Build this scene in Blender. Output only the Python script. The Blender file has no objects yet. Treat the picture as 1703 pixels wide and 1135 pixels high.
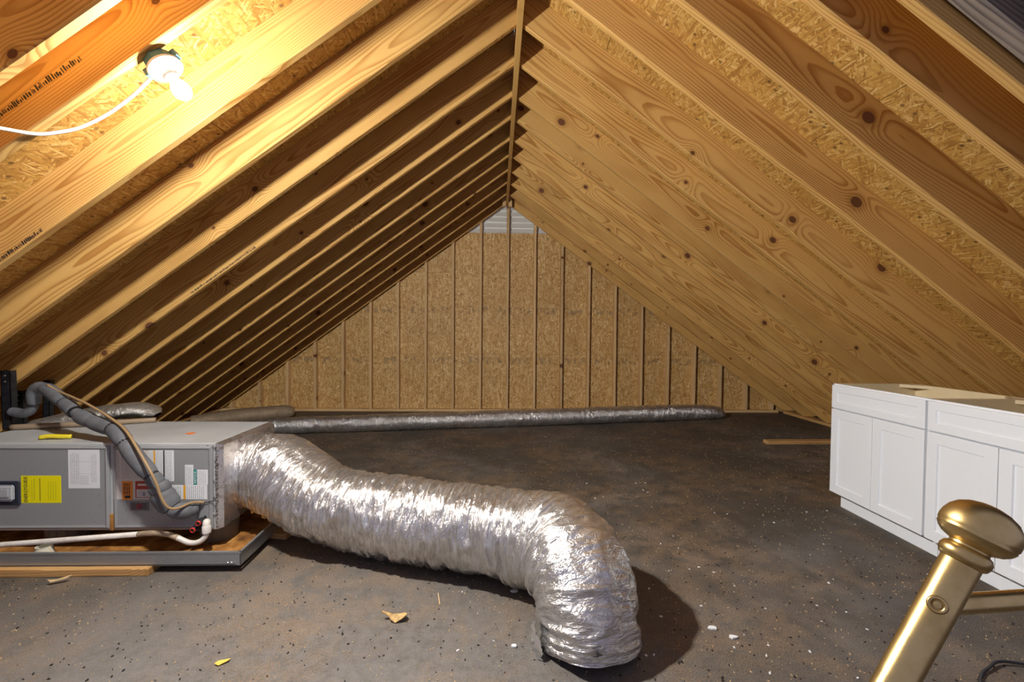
import bpy, math, random
import numpy as np
from mathutils import Vector, Matrix

random.seed(7)
scene = bpy.context.scene
COL = scene.collection

# ------------------------------------------------------------------ camera
F_PX, YAW, PITCH, ROLL, CAM_H = 741.95, 0.0309, -0.0248, 0.0091, 1.2313
cam_data = bpy.data.cameras.new('camera')
cam_data.sensor_width = 36.0
cam_data.lens = F_PX / 1703 * 36.0
cam_data.clip_start = 0.02
cam = bpy.data.objects.new('camera', cam_data)
COL.objects.link(cam)
fw = Vector((math.sin(YAW) * math.cos(PITCH), math.cos(YAW) * math.cos(PITCH), math.sin(PITCH)))
rt = Vector((math.cos(YAW), -math.sin(YAW), 0))
up = rt.cross(fw)
r2 = rt * math.cos(ROLL) + up * math.sin(ROLL)
u2 = -rt * math.sin(ROLL) + up * math.cos(ROLL)
cam.matrix_world = Matrix(((r2.x, u2.x, -fw.x, 0), (r2.y, u2.y, -fw.y, 0), (r2.z, u2.z, -fw.z, CAM_H), (0, 0, 0, 1)))
scene.camera = cam

# ------------------------------------------------------------------ light and exposure
world = bpy.data.worlds.new('world')
scene.world = world
world.use_nodes = True
bg = world.node_tree.nodes['Background']
bg.inputs['Color'].default_value = (0.76, 0.73, 1.0, 1)
bg.inputs["Strength"].default_value = 0.40
vs = scene.view_settings
vs.view_transform = 'Standard'
vs.look = 'None'
vs.gamma = 1.0
vs.use_curve_mapping = False
vs.exposure = 0.0

# ------------------------------------------------------------------ node helpers
class NT:
    def __init__(self, name):
        self.mat = bpy.data.materials.new(name)
        self.mat.use_nodes = True
        self.t = self.mat.node_tree
        self.bsdf = self.t.nodes['Principled BSDF']
    def n(self, kind, **props):
        nd = self.t.nodes.new(kind)
        for k, v in props.items():
            setattr(nd, k, v)
        return nd
    def put(self, sock, v):
        if isinstance(v, bpy.types.NodeSocket):
            self.t.links.new(v, sock)
        elif v is not None:
            if isinstance(v, (tuple, list)) and len(v) == 3 and sock.type == 'RGBA':
                v = (*v, 1)
            sock.default_value = v
    def m(self, op, a, b=None, c=None, clamp=False):
        nd = self.n('ShaderNodeMath', operation=op, use_clamp=clamp)
        for i, v in enumerate((a, b, c)):
            if v is not None:
                self.put(nd.inputs[i], v)
        return nd.outputs[0]
    def vm(self, op, a, b=None):
        nd = self.n('ShaderNodeVectorMath', operation=op)
        self.put(nd.inputs[0], a)
        if b is not None:
            self.put(nd.inputs[1], b)
        return nd.outputs['Value'] if op in ('LENGTH', 'DISTANCE', 'DOT_PRODUCT') else nd.outputs[0]
    def sep(self, v):
        nd = self.n('ShaderNodeSeparateXYZ'); self.put(nd.inputs[0], v)
        return nd.outputs
    def comb(self, x, y, z):
        nd = self.n('ShaderNodeCombineXYZ')
        for i, v in enumerate((x, y, z)):
            self.put(nd.inputs[i], v)
        return nd.outputs[0]
    def noise(self, vec, scale, detail=2, rough=0.5, dist=0.0, col=False):
        nd = self.n('ShaderNodeTexNoise')
        self.put(nd.inputs['Vector'], vec)
        nd.inputs['Scale'].default_value = scale
        nd.inputs['Detail'].default_value = detail
        nd.inputs['Roughness'].default_value = rough
        nd.inputs['Distortion'].default_value = dist
        return nd.outputs['Color' if col else 'Fac']
    def voro(self, vec, scale, rand=1.0, feature='F1'):
        nd = self.n('ShaderNodeTexVoronoi', feature=feature, voronoi_dimensions='2D')
        self.put(nd.inputs['Vector'], vec)
        nd.inputs['Scale'].default_value = scale
        nd.inputs['Randomness'].default_value = rand
        return nd.outputs
    def mr(self, v, a, b, c=0.0, d=1.0, smooth=True):
        nd = self.n('ShaderNodeMapRange', interpolation_type='SMOOTHSTEP' if smooth else 'LINEAR')
        for i, x in enumerate((v, a, b, c, d)):
            self.put(nd.inputs[i], x)
        return nd.outputs[0]
    def mix(self, f, a, b, mode='MIX'):
        nd = self.n('ShaderNodeMix', data_type='RGBA', blend_type=mode)
        self.put(nd.inputs[0], f); self.put(nd.inputs[6], a); self.put(nd.inputs[7], b)
        return nd.outputs[2]
    def ramp(self, v, stops):
        nd = self.n('ShaderNodeValToRGB'); self.put(nd.inputs[0], v)
        e = nd.color_ramp.elements
        while len(e) < len(stops):
            e.new(0.5)
        for el, (p, c) in zip(e, stops):
            el.position = p; el.color = (*c, 1)
        return nd.outputs[0]
    def bump(self, h, strength=0.3, dist=0.01):
        nd = self.n('ShaderNodeBump')
        nd.inputs['Strength'].default_value = strength
        nd.inputs['Distance'].default_value = dist
        self.put(nd.inputs['Height'], h)
        self.t.links.new(nd.outputs[0], self.bsdf.inputs['Normal'])
    def obj(self, shift=True):
        tc = self.n('ShaderNodeTexCoord').outputs['Object']
        if not shift:
            return tc
        r = self.n('ShaderNodeObjectInfo').outputs['Random']
        return self.vm('ADD', tc, self.vm('MULTIPLY', self.comb(r, r, r), (37.0, 3.7, 11.3)))
    def rand(self):
        return self.n('ShaderNodeObjectInfo').outputs['Random']
    def out(self, color=None, rough=None, metal=None, spec=None):
        if color is not None: self.put(self.bsdf.inputs['Base Color'], color)
        if rough is not None: self.put(self.bsdf.inputs['Roughness'], rough)
        if metal is not None: self.put(self.bsdf.inputs['Metallic'], metal)
        if spec is not None: self.put(self.bsdf.inputs['Specular IOR Level'], spec)
        return self.mat

def plain(name, color, rough=0.6, metal=0.0, spec=0.5, var=0.0, vscale=8.0):
    t = NT(name)
    if var:
        f = t.noise(t.obj(), vscale, 4, 0.6)
        c = t.mix(t.mr(f, 0.3, 0.7), tuple(x * (1 - var) for x in color), tuple(min(1, x * (1 + var)) for x in color))
    else:
        f = t.noise(t.obj(), 60, 2)
        c = t.mix(f, tuple(x * 0.97 for x in color), color)
    return t.out(c, rough, metal, spec)

def wood_mat(name, early, late, knot=True, tone=0.18):
    """pine: grain runs along local X"""
    t = NT(name)
    tc = t.obj(False)
    r = t.rand()
    p = t.obj(True)
    x, y, z = t.sep(p)
    x0, y0, z0 = t.sep(tc)
    warp = t.m('SUBTRACT', t.noise(t.comb(t.m('MULTIPLY', x, 0.34), t.m('MULTIPLY', y, 1.5), t.m('MULTIPLY', z, 1.5)), 1.6, 2, 0.5), 0.5)
    fine = t.m('SUBTRACT', t.noise(t.comb(t.m('MULTIPLY', x, 1.5), t.m('MULTIPLY', y, 14), t.m('MULTIPLY', z, 14)), 2.0, 2, 0.5), 0.5)
    k = 0.44
    vd = t.voro(t.comb(t.m('DIVIDE', x, k * 1.25), t.m('DIVIDE', z, k), 0.0), 1.0, 0.9)
    kd = t.m('MULTIPLY', vd['Distance'], k)
    kr = t.m('MULTIPLY_ADD', t.m('POWER', t.sep(vd['Color'])[0], 1.4), 0.020, 0.008)
    bulge = t.m('MULTIPLY', t.m('EXPONENT', t.m('MULTIPLY', t.m('POWER', t.m('DIVIDE', kd, 0.060), 2.0), -1.0)), 0.034)
    # pith lies off the board by an amount that differs from board to board
    r2_ = t.m('FRACT', t.m('MULTIPLY', r, 7.31))
    yy = t.m('ADD', y0, t.m('MULTIPLY_ADD', r2_, 0.10, 0.03))
    zz = t.m('SUBTRACT', z0, t.m('MULTIPLY_ADD', r, 0.12, 0.03))
    rad = t.m('SQRT', t.m('ADD', t.m('MULTIPLY', yy, yy), t.m('MULTIPLY', zz, zz)))
    rad = t.m('ADD', rad, t.m('MULTIPLY', warp, 0.16))
    rad = t.m('ADD', rad, t.m('MULTIPLY', fine, 0.006))
    if knot:
        rad = t.m('ADD', rad, bulge)
    saw = t.m('FRACT', t.m('MULTIPLY', rad, 100.0))
    ring = t.m('MULTIPLY', t.mr(saw, 0.35, 0.88), t.mr(saw, 1.0, 0.93))
    blot = t.noise(t.comb(x, t.m('MULTIPLY', y, 4), t.m('MULTIPLY', z, 4)), 1.7, 3)
    fib = t.noise(t.comb(t.m('MULTIPLY', x, 5), t.m('MULTIPLY', y, 220), t.m('MULTIPLY', z, 220)), 1.0, 2)
    c = t.mix(t.m('MULTIPLY', ring, t.mr(blot, 0.35, 0.65, 0.45, 0.95)), early, late)
    c = t.mix(t.m('MULTIPLY', fib, 0.22), c, late)
    c = t.mix(t.mr(blot, 0.45, 0.8, 0, 0.30), c, tuple(v * 0.72 for v in late))
    bright = t.m('MULTIPLY_ADD', t.m('FRACT', t.m('MULTIPLY', r, 13.7)), tone, 1.0 - tone * 0.6)
    c = t.mix(1.0, c, t.comb(bright, bright, bright), 'MULTIPLY')
    if knot:
        kin = t.mr(kd, t.m('MULTIPLY', kr, 1.05), t.m('MULTIPLY', kr, 0.85))
        rim = t.m('MULTIPLY', t.mr(kd, t.m('MULTIPLY', kr, 2.3), kr), 0.45)
        kring = t.mr(t.m('SINE', t.m('MULTIPLY', kd, 1500.0)), -1, 1)
        kc = t.mix(kring, (0.10, 0.040, 0.018), (0.19, 0.075, 0.032))
        c = t.mix(rim, c, tuple(v * 0.75 for v in late))
        c = t.mix(kin, c, kc)
    t.bump(t.m('ADD', ring, fib), 0.10, 0.002)
    return t.out(c, 0.62, 0.0, 0.3)

def osb_mat(name, stops, stamp=False, size=1.0):
    """oriented strand board: strands lie in the local XY plane"""
    t = NT(name)
    p0 = t.obj(True)
    w = t.vm('SUBTRACT', t.noise(p0, 14, 3, 0.6, col=True), (0.5, 0.5, 0.5))
    p = t.vm('ADD', p0, t.vm('MULTIPLY', w, (0.030 * size, 0.030 * size, 0.0)))
    val = None; edge = None
    for i, (ang, lx, ly, off) in enumerate(((0.25, .060, .017, 0), (1.15, .080, .012, 3.1), (2.05, .062, .013, 7.7), (2.75, .085, .010, 12.9), (0.75, .050, .008, 21.3), (1.65, .070, .007, 31.7))):
        mp = t.n('ShaderNodeMapping', vector_type='TEXTURE')
        t.put(mp.inputs['Vector'], p)
        mp.inputs['Rotation'].default_value = (0, 0, ang)
        mp.inputs['Location'].default_value = (off, off * .37, 0)
        mp.inputs['Scale'].default_value = (lx * size, ly * size, 1.0)
        fl = t.vm('MULTIPLY', mp.outputs[0], (1, 1, 0))
        v = t.voro(fl, 1.0, 1.0)
        rr, gg, bb = t.sep(v['Color'])
        strand = t.m('MULTIPLY_ADD', t.m('SUBTRACT', t.noise(t.vm('MULTIPLY', fl, (0.6, 6.0, 0)), 1.0, 2), 0.5), 0.35, rr)
        if val is None:
            val, edge = strand, v['Distance']
        else:
            f = t.m('MULTIPLY', t.m('GREATER_THAN', gg, 0.55), t.mr(v['Distance'], 0.62, 0.5))
            val = t.m('ADD', t.m('MULTIPLY', val, t.m('SUBTRACT', 1.0, f)), t.m('MULTIPLY', strand, f))
            edge = t.m('ADD', t.m('MULTIPLY', edge, t.m('SUBTRACT', 1.0, f)), t.m('MULTIPLY', v['Distance'], f))
    c = t.ramp(val, stops)
    c = t.mix(t.mr(edge, 0.45, 0.85, 0, 0.55), c, tuple(v * 0.45 for v in stops[0][1]))
    spots = t.voro(p0, 7.0, 1.0)
    c = t.mix(t.mr(spots['Distance'], 0.075, 0.045, 0, 0.8), c, (0.07, 0.035, 0.015))
    c = t.mix(t.m('MULTIPLY', t.mr(t.noise(p0, 60, 4, 0.7), 0.35, 0.65), 0.35), c, tuple(v * 0.62 for v in stops[1][1]))
    big = t.noise(p0, 1.3, 3)
    c = t.mix(t.mr(big, 0.35, 0.7, 0, 0.28), c, tuple(v * 0.6 for v in stops[1][1]))
    if stamp:
        g = t.sep(t.n('ShaderNodeNewGeometry').outputs['Position'])
        for zc, o in ((1.52, 0.0), (0.76, 5.0)):
            band = t.m('LESS_THAN', t.m('ABSOLUTE', t.m('SUBTRACT', g[2], zc)), 0.05)
            blocks = t.m('GREATER_THAN', t.noise(t.comb(t.m('MULTIPLY', g[0], 9.0), o, t.m('MULTIPLY', g[2], 5.0)), 2.2, 1), 0.54)
            c = t.mix(t.m('MULTIPLY', t.m('MULTIPLY', band, blocks), 0.38), c, (0.08, 0.07, 0.06))
    t.bump(t.m('SUBTRACT', val, edge), 0.35, 0.004)
    return t.out(c, 0.55, 0.0, 0.35)

def lin(r, g, b):
    f = lambda v: ((v / 255 + 0.055) / 1.055) ** 2.4 if v > 10 else v / 255 / 12.92
    return (f(r), f(g), f(b))

M = {}
M['pine'] = wood_mat('pine_rafter', (0.72, 0.445, 0.148), (0.41, 0.182, 0.038))
M['stud'] = wood_mat('pine_stud', (0.72, 0.50, 0.25), (0.50, 0.29, 0.12))
M['oldwood'] = wood_mat('weathered_wood', (0.28, 0.23, 0.19), (0.10, 0.08, 0.07))
M['board'] = wood_mat('floor_lumber', (0.60, 0.37, 0.15), (0.36, 0.17, 0.05))
OSB_STOPS = [(0.05, (0.33, 0.155, 0.034)), (0.35, (0.50, 0.265, 0.060)), (0.70, (0.60, 0.355, 0.090)), (1.0, (0.74, 0.50, 0.19))]
M['osb'] = osb_mat('osb_roof', OSB_STOPS, size=1.15)
M['osb_wall'] = osb_mat('osb_gable', [(0.05, (0.42, 0.225, 0.070)), (0.35, (0.58, 0.335, 0.108)), (0.65, (0.67, 0.42, 0.150)), (0.95, (0.85, 0.65, 0.34))], stamp=True, size=1.35)

def floor_mat():
    t = NT('felt_covered_floor')
    p = t.obj(False)
    big = t.noise(p, 0.75, 5, 0.62)
    mid = t.noise(p, 4.0, 6, 0.68)
    fin = t.noise(p, 120, 3, 0.7)
    c = t.mix(t.mr(mid, 0.30, 0.70), (0.050, 0.047, 0.044), (0.125, 0.122, 0.120))
    c = t.mix(t.mr(big, 0.36, 0.58, 0, 0.85), c, (0.038, 0.034, 0.030))
    # paler near floor: the bulb's pool of light, painted into the colour
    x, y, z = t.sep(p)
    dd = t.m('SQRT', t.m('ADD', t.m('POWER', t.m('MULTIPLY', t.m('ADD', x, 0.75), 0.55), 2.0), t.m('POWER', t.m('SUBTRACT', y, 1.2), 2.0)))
    light_pool = t.m('MULTIPLY', t.mr(t.m('ADD', dd, t.m('MULTIPLY', mid, 0.9)), 2.0, 0.7), t.mr(t.noise(p, 24, 4, 0.7), 0.25, 0.7, 0.35, 1.0))
    c = t.mix(t.m('MULTIPLY', light_pool, 0.6), c, (0.255, 0.250, 0.245))
    # sawdust: drifts of tan grains
    drift = t.m('MULTIPLY', t.mr(t.noise(p, 1.3, 5, 0.68), 0.40, 0.62), t.mr(t.noise(p, 8, 4, 0.65), 0.32, 0.58))
    grain = t.mr(t.noise(p, 190, 3, 0.75), 0.47, 0.58)
    c = t.mix(t.m('MULTIPLY', drift, t.m('MULTIPLY_ADD', grain, 0.66, 0.05)), c, (0.36, 0.21, 0.085))
    c = t.mix(t.m('MULTIPLY', grain, 0.24), c, (0.36, 0.27, 0.18))
    crk = t.mr(t.noise(t.vm('MULTIPLY', p, (1.0, 1.6, 1.0)), 30, 4, 0.75, 1.2), 0.34, 0.26)
    c = t.mix(t.m('MULTIPLY', crk, 0.7), c, (0.018, 0.016, 0.015))
    t.bump(t.m('ADD', t.m('MULTIPLY', mid, 0.6), fin), 0.45, 0.006)
    return t.out(c, t.mr(mid, 0.3, 0.7, 0.60, 0.80), 0.0, 0.4)
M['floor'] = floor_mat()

def foil_mat(name, base, rough, dirt, metal=0.9, fine=55.0, red=0.0, duct=False, amp=0.5):
    t = NT(name)
    p = t.obj(False)
    n1 = t.noise(p, 6, 4, 0.6)
    c = t.mix(t.mr(n1, 0.45, 0.75, 0, 0.75), base, dirt)
    if red:
        c = t.mix(t.mr(t.noise(p, 16, 3, 0.7, 1.5), 0.56, 0.66, 0, red), c, (0.40, 0.20, 0.19))
    if duct:    # creases run round the sleeve
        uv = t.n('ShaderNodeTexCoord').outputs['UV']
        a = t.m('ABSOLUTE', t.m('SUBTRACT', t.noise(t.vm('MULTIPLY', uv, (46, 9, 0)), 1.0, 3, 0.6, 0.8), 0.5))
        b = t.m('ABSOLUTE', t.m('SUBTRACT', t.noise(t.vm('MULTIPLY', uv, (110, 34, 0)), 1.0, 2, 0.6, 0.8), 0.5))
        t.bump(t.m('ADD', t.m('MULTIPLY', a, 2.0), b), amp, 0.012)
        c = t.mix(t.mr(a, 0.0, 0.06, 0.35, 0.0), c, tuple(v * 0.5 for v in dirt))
    else:
        t.bump(t.noise(p, fine, 3, 0.6, 0.6), 0.35, 0.006)
    return t.out(c, t.mr(n1, 0.3, 0.75, rough, rough + 0.2), metal, 0.5)
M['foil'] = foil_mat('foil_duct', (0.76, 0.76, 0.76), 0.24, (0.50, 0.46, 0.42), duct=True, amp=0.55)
M['foil_box'] = foil_mat('foil_board', (0.84, 0.83, 0.83), 0.22, (0.62, 0.56, 0.53), fine=40, red=0.55)
M['foil_dark'] = foil_mat('foil_floor_duct', (0.74, 0.74, 0.75), 0.24, (0.40, 0.35, 0.31), duct=True, amp=0.8)
M['foil_dusty'] = foil_mat('dusty_duct', (0.36, 0.27, 0.18), 0.5, (0.25, 0.19, 0.13), metal=0.35, duct=True)
M['foil_tarp'] = foil_mat('creased_foil', (0.70, 0.69, 0.66), 0.32, (0.42, 0.38, 0.34), metal=0.8, duct=True, amp=0.6)
M['galv'] = foil_mat('galvanised_steel', (0.46, 0.49, 0.51), 0.33, (0.36, 0.38, 0.39), metal=0.8, fine=25)

def ahu_mat():
    t = NT('grey_painted_steel')
    p = t.obj(False)
    z = t.sep(p)[2]
    speck = t.m('MULTIPLY', t.mr(t.noise(p, 75, 4, 0.75), 0.60, 0.70), t.mr(t.noise(p, 5.0, 2), 0.52, 0.66))
    c = t.mix(t.noise(p, 4, 3), (0.285, 0.298, 0.31), (0.33, 0.342, 0.352))
    c = t.mix(t.m('MULTIPLY', speck, 0.85), c, (0.03, 0.027, 0.024))
    return t.out(c, 0.42, 0.15, 0.5)
M['ahu'] = ahu_mat()
M['casing'] = plain('light_grey_sheet_steel', (0.50, 0.52, 0.53), 0.45, 0.2, var=0.08, vscale=5)

def pan_mat():
    t = NT('rusted_pan_bottom')
    p = t.obj(False)
    n = t.noise(p, 7, 5, 0.65)
    c = t.ramp(n, [(0.32, (0.10, 0.040, 0.012)), (0.5, (0.34, 0.15, 0.035)), (0.62, (0.52, 0.28, 0.08)), (0.75, (0.62, 0.50, 0.34))])
    return t.out(c, 0.8, 0.1, 0.3)
M['rust'] = pan_mat()

def brass_mat():
    t = NT('aged_brass')
    p = t.obj(False)
    n = t.noise(p, 22, 4, 0.6)
    c = t.mix(t.mr(n, 0.35, 0.75), (0.70, 0.53, 0.24), (0.50, 0.35, 0.14))
    return t.out(c, t.mr(n, 0.3, 0.7, 0.25, 0.38), 1.0, 0.5)
M['brass'] = brass_mat()

def pvc_mat():
    t = NT('dirty_white_pvc')
    p = t.obj(False)
    n = t.noise(p, 9, 4, 0.7)
    x = t.sep(p)[0]
    c = t.mix(t.mr(n, 0.45, 0.7, 0, 0.6), (0.74, 0.71, 0.66), (0.42, 0.31, 0.20))
    return t.out(c, 0.4, 0.0, 0.5)
M['pvc'] = pvc_mat()
M['pvc_brown'] = plain('stained_pvc', (0.36, 0.27, 0.18), 0.5, var=0.35, vscale=14)
M['white'] = plain('white_cabinet_paint', (0.78, 0.81, 0.85), 0.42)
M['birch'] = plain('birch_plywood', (0.68, 0.56, 0.35), 0.55, var=0.08, vscale=3)
M['foam'] = plain('grey_foam_insulation', (0.125, 0.132, 0.146), 0.7, var=0.15, vscale=20)
M['tape'] = plain('black_tape', (0.02, 0.02, 0.022), 0.35)
M['copper'] = plain('tan_cable', (0.36, 0.24, 0.12), 0.45)
M['black'] = plain('black_plastic', (0.018, 0.018, 0.02), 0.45)
M['strut'] = plain('dark_steel', (0.022, 0.024, 0.030), 0.38, 0.4, var=0.4, vscale=40)
M['latch'] = plain('clear_grey_plastic', (0.40, 0.42, 0.45), 0.2)
M['navy'] = plain('dark_gasket', (0.02, 0.025, 0.045), 0.4)
M['yellow'] = plain('yellow_label', (0.88, 0.80, 0.0), 0.5)
M['paper'] = plain('white_label', (0.78, 0.80, 0.83), 0.5)
M['beige'] = plain('cream_label', (0.66, 0.62, 0.58), 0.5)
M['orange'] = plain('orange_label', (0.80, 0.27, 0.03), 0.5)
M['amber'] = plain('amber_print', (0.80, 0.40, 0.03), 0.5)
M['redlab'] = plain('red_label', (0.42, 0.06, 0.035), 0.5)
M['teal'] = plain('teal_print', (0.0, 0.24, 0.22), 0.5)
M['ink'] = plain('black_ink', (0.02, 0.02, 0.02), 0.6)
M['greyink'] = plain('grey_ink', (0.36, 0.38, 0.42), 0.6)
M['badge'] = plain('dark_badge', (0.10, 0.10, 0.105), 0.4)
M['badgeline'] = plain('badge_print', (0.50, 0.48, 0.48), 0.4)
M['crimson'] = plain('crimson_print', (0.35, 0.03, 0.05), 0.4)
M['redcap'] = plain('red_plastic_cap', (0.62, 0.03, 0.02), 0.35)
M['screw'] = plain('zinc_screw', (0.6, 0.6, 0.6), 0.3, 0.9)
M['mastic'] = plain('grey_mastic', (0.12, 0.11, 0.10), 0.7, var=0.5, vscale=60)
M['bluebox'] = plain('blue_grey_electrical_box', (0.06, 0.16, 0.20), 0.45)
M['porcelain'] = plain('white_porcelain', (0.82, 0.81, 0.78), 0.25)
M['cable'] = plain('white_cable_jacket', (0.80, 0.80, 0.77), 0.4)
M['ventwhite'] = plain('white_vent', (0.80, 0.80, 0.76), 0.5)
M['felt'] = plain('black_felt', (0.018, 0.013, 0.011), 0.85, var=0.4, vscale=12)
M['chip'] = plain('white_chip', (0.80, 0.82, 0.84), 0.5)
M['shaving'] = plain('wood_shaving', (0.58, 0.42, 0.22), 0.7, var=0.3, vscale=3)
M['leafyellow'] = plain('yellow_leaf', (0.80, 0.55, 0.08), 0.6)
M['leaftan'] = plain('tan_leaf', (0.55, 0.36, 0.14), 0.7, var=0.3, vscale=40)
M['bucket'] = plain('grey_plastic_bucket', (0.16, 0.15, 0.13), 0.6)
M['cup'] = plain('cream_plastic', (0.68, 0.66, 0.54), 0.45)
M['insul'] = plain('yellow_glass_wool', (0.62, 0.36, 0.10), 0.95, var=0.4, vscale=60)
M['neon'] = plain('orange_scrap', (0.9, 0.20, 0.02), 0.5)
M['yellowtag'] = plain('yellow_plastic', (0.75, 0.62, 0.03), 0.3)
def bulb_mat():
    t = NT('glowing_bulb')
    t.bsdf.inputs['Emission Color'].default_value = (1.0, 0.96, 0.88, 1)
    t.bsdf.inputs['Emission Strength'].default_value = 6.0
    return t.out((0.9, 0.9, 0.88), 0.4)
M['bulb'] = bulb_mat()

# ------------------------------------------------------------------ mesh helpers
def wloc(o):
    v = Vector((0, 0, 0))
    while o is not None:
        v += o.location; o = o.parent
    return v

class MB:
    def __init__(self):
        self.v = []; self.f = []
    def add(self, vs, fs):
        b = len(self.v)
        self.v += [Vector(p) for p in vs]
        self.f += [tuple(i + b for i in f) for f in fs]
        return self
    def box(self, a, b, ch=0.0):
        x0, y0, z0 = a; x1, y1, z1 = b
        if ch <= 0:
            vs = [(x0, y0, z0), (x1, y0, z0), (x1, y1, z0), (x0, y1, z0), (x0, y0, z1), (x1, y0, z1), (x1, y1, z1), (x0, y1, z1)]
            return self.add(vs, [(0, 3, 2, 1), (4, 5, 6, 7), (0, 1, 5, 4), (1, 2, 6, 5), (2, 3, 7, 6), (3, 0, 4, 7)])
        lo = (x0, y0, z0); hi = (x1, y1, z1)
        idx = {}; vs = []
        for sx in (0, 1):
            for sy in (0, 1):
                for sz in (0, 1):
                    s = (sx, sy, sz)
                    for ax in range(3):
                        p = [hi[i] if s[i] else lo[i] for i in range(3)]
                        for i in range(3):
                            if i != ax:
                                p[i] += -ch if s[i] else ch
                        idx[s + (ax,)] = len(vs); vs.append(p)
        fs = []
        for ax in range(3):
            o = [i for i in range(3) if i != ax]
            for sv in (0, 1):
                q = []
                for (a1, b1) in ((0, 0), (1, 0), (1, 1), (0, 1)):
                    s = [0, 0, 0]; s[ax] = sv; s[o[0]] = a1; s[o[1]] = b1
                    q.append(idx[tuple(s) + (ax,)])
                fs.append(tuple(q))
            for a1 in (0, 1):
                for b1 in (0, 1):
                    q = []
                    for sv, first in ((0, 0), (0, 1), (1, 1), (1, 0)):
                        s = [0, 0, 0]; s[ax] = sv; s[o[0]] = a1; s[o[1]] = b1
                        q.append(idx[tuple(s) + (o[first],)])
                    fs.append(tuple(q))
        for sx in (0, 1):
            for sy in (0, 1):
                for sz in (0, 1):
                    fs.append(tuple(idx[(sx, sy, sz, a)] for a in range(3)))
        return self.add(vs, fs)
    def prism(self, poly, axis, a, b):
        """poly of 2D points in the two other axes, extruded along axis a..b"""
        n = len(poly)
        def mk(p, t):
            q = [0, 0, 0]; o = [i for i in range(3) if i != axis]
            q[o[0]], q[o[1]], q[axis] = p[0], p[1], t
            return q
        vs = [mk(p, a) for p in poly] + [mk(p, b) for p in poly]
        fs = [tuple(range(n))[::-1], tuple(range(n, 2 * n))] + [(i, (i + 1) % n, (i + 1) % n + n, i + n) for i in range(n)]
        return self.add(vs, fs)
    def tube(self, path, r, n=12, cap=True):
        path = [Vector(p) for p in path]
        rs = r if isinstance(r, (list, tuple)) else [r] * len(path)
        t0 = (path[1] - path[0]).normalized()
        ref = Vector((0, 0, 1)) if abs(t0.z) < 0.9 else Vector((1, 0, 0))
        u = t0.cross(ref).normalized()
        vs = []
        for i, p in enumerate(path):
            t = (path[min(i + 1, len(path) - 1)] - path[max(i - 1, 0)]).normalized()
            u = (u - t * u.dot(t)).normalized(); w = t.cross(u)
            for k in range(n):
                a = 2 * math.pi * k / n
                vs.append(p + (u * math.cos(a) + w * math.sin(a)) * rs[i])
        fs = []
        for i in range(len(path) - 1):
            for k in range(n):
                k2 = (k + 1) % n
                fs.append((i * n + k, i * n + k2, (i + 1) * n + k2, (i + 1) * n + k))
        if cap:
            fs.append(tuple(range(n))[::-1]); fs.append(tuple(range((len(path) - 1) * n, len(path) * n)))
        return self.add(vs, fs)
    def lathe(self, prof, origin, axis, n=24, cap=True):
        """prof: (radius, distance along axis)"""
        ax = Vector(axis).normalized()
        ref = Vector((0, 0, 1)) if abs(ax.z) < 0.9 else Vector((1, 0, 0))
        u = ax.cross(ref).normalized(); w = ax.cross(u); o = Vector(origin)
        vs = []
        for r, d in prof:
            for k in range(n):
                a = 2 * math.pi * k / n
                vs.append(o + ax * d + (u * math.cos(a) + w * math.sin(a)) * r)
        fs = []
        for i in range(len(prof) - 1):
            for k in range(n):
                k2 = (k + 1) % n
                fs.append((i * n + k, i * n + k2, (i + 1) * n + k2, (i + 1) * n + k))
        if cap:
            fs.append(tuple(range(n))[::-1]); fs.append(tuple(range((len(prof) - 1) * n, len(prof) * n)))
        return self.add(vs, fs)
    def mesh(self, name, off=Vector((0, 0, 0)), smooth=False):
        import bmesh
        me = bpy.data.meshes.new(name)
        me.from_pydata([tuple(p - off) for p in self.v], [], self.f)
        bm = bmesh.new(); bm.from_mesh(me)
        bmesh.ops.recalc_face_normals(bm, faces=bm.faces)
        bm.to_mesh(me); bm.free()
        if smooth:
            me.polygons.foreach_set('use_smooth', [True] * len(me.polygons))
            if smooth != 'all':
                me.set_sharp_from_angle(angle=math.radians(40))
        return me
    def build(self, name, mat, parent=None, smooth=False, origin=None, label=None):
        off = wloc(parent) if parent else (Vector(origin) if origin else Vector((0, 0, 0)))
        me = self.mesh(name, off, smooth)
        o = bpy.data.objects.new(name, me)
        COL.objects.link(o)
        me.materials.append(mat)
        o.parent = parent
        if not parent:
            o.location = off
        if label:
            o['label'] = label
        return o

def tag(o, label, cat, group=None):
    o['label'] = label; o['category'] = cat
    if group: o['group'] = group
    return o
def thing(name, label, cat, loc, group=None):
    o = bpy.data.objects.new(name, None); COL.objects.link(o)
    o.empty_display_size = 0.1
    o.location = loc
    return tag(o, label, cat, group)
def struct(name, loc=(0, 0, 0)):
    o = bpy.data.objects.new(name, None); COL.objects.link(o); o.location = loc
    o['kind'] = 'structure'
    return o
def put(name, me, mat, parent, M4):
    """one object from shared mesh data, placed by a world matrix"""
    if not me.materials: me.materials.append(mat)
    o = bpy.data.objects.new(name, me); COL.objects.link(o)
    o.parent = parent
    o.matrix_local = Matrix.Translation(-wloc(parent)) @ M4 if parent else M4
    return o
def frame(x, y, z, o):
    return Matrix(((x[0], y[0], z[0], o[0]), (x[1], y[1], z[1], o[1]), (x[2], y[2], z[2], o[2]), (0, 0, 0, 1)))
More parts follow.
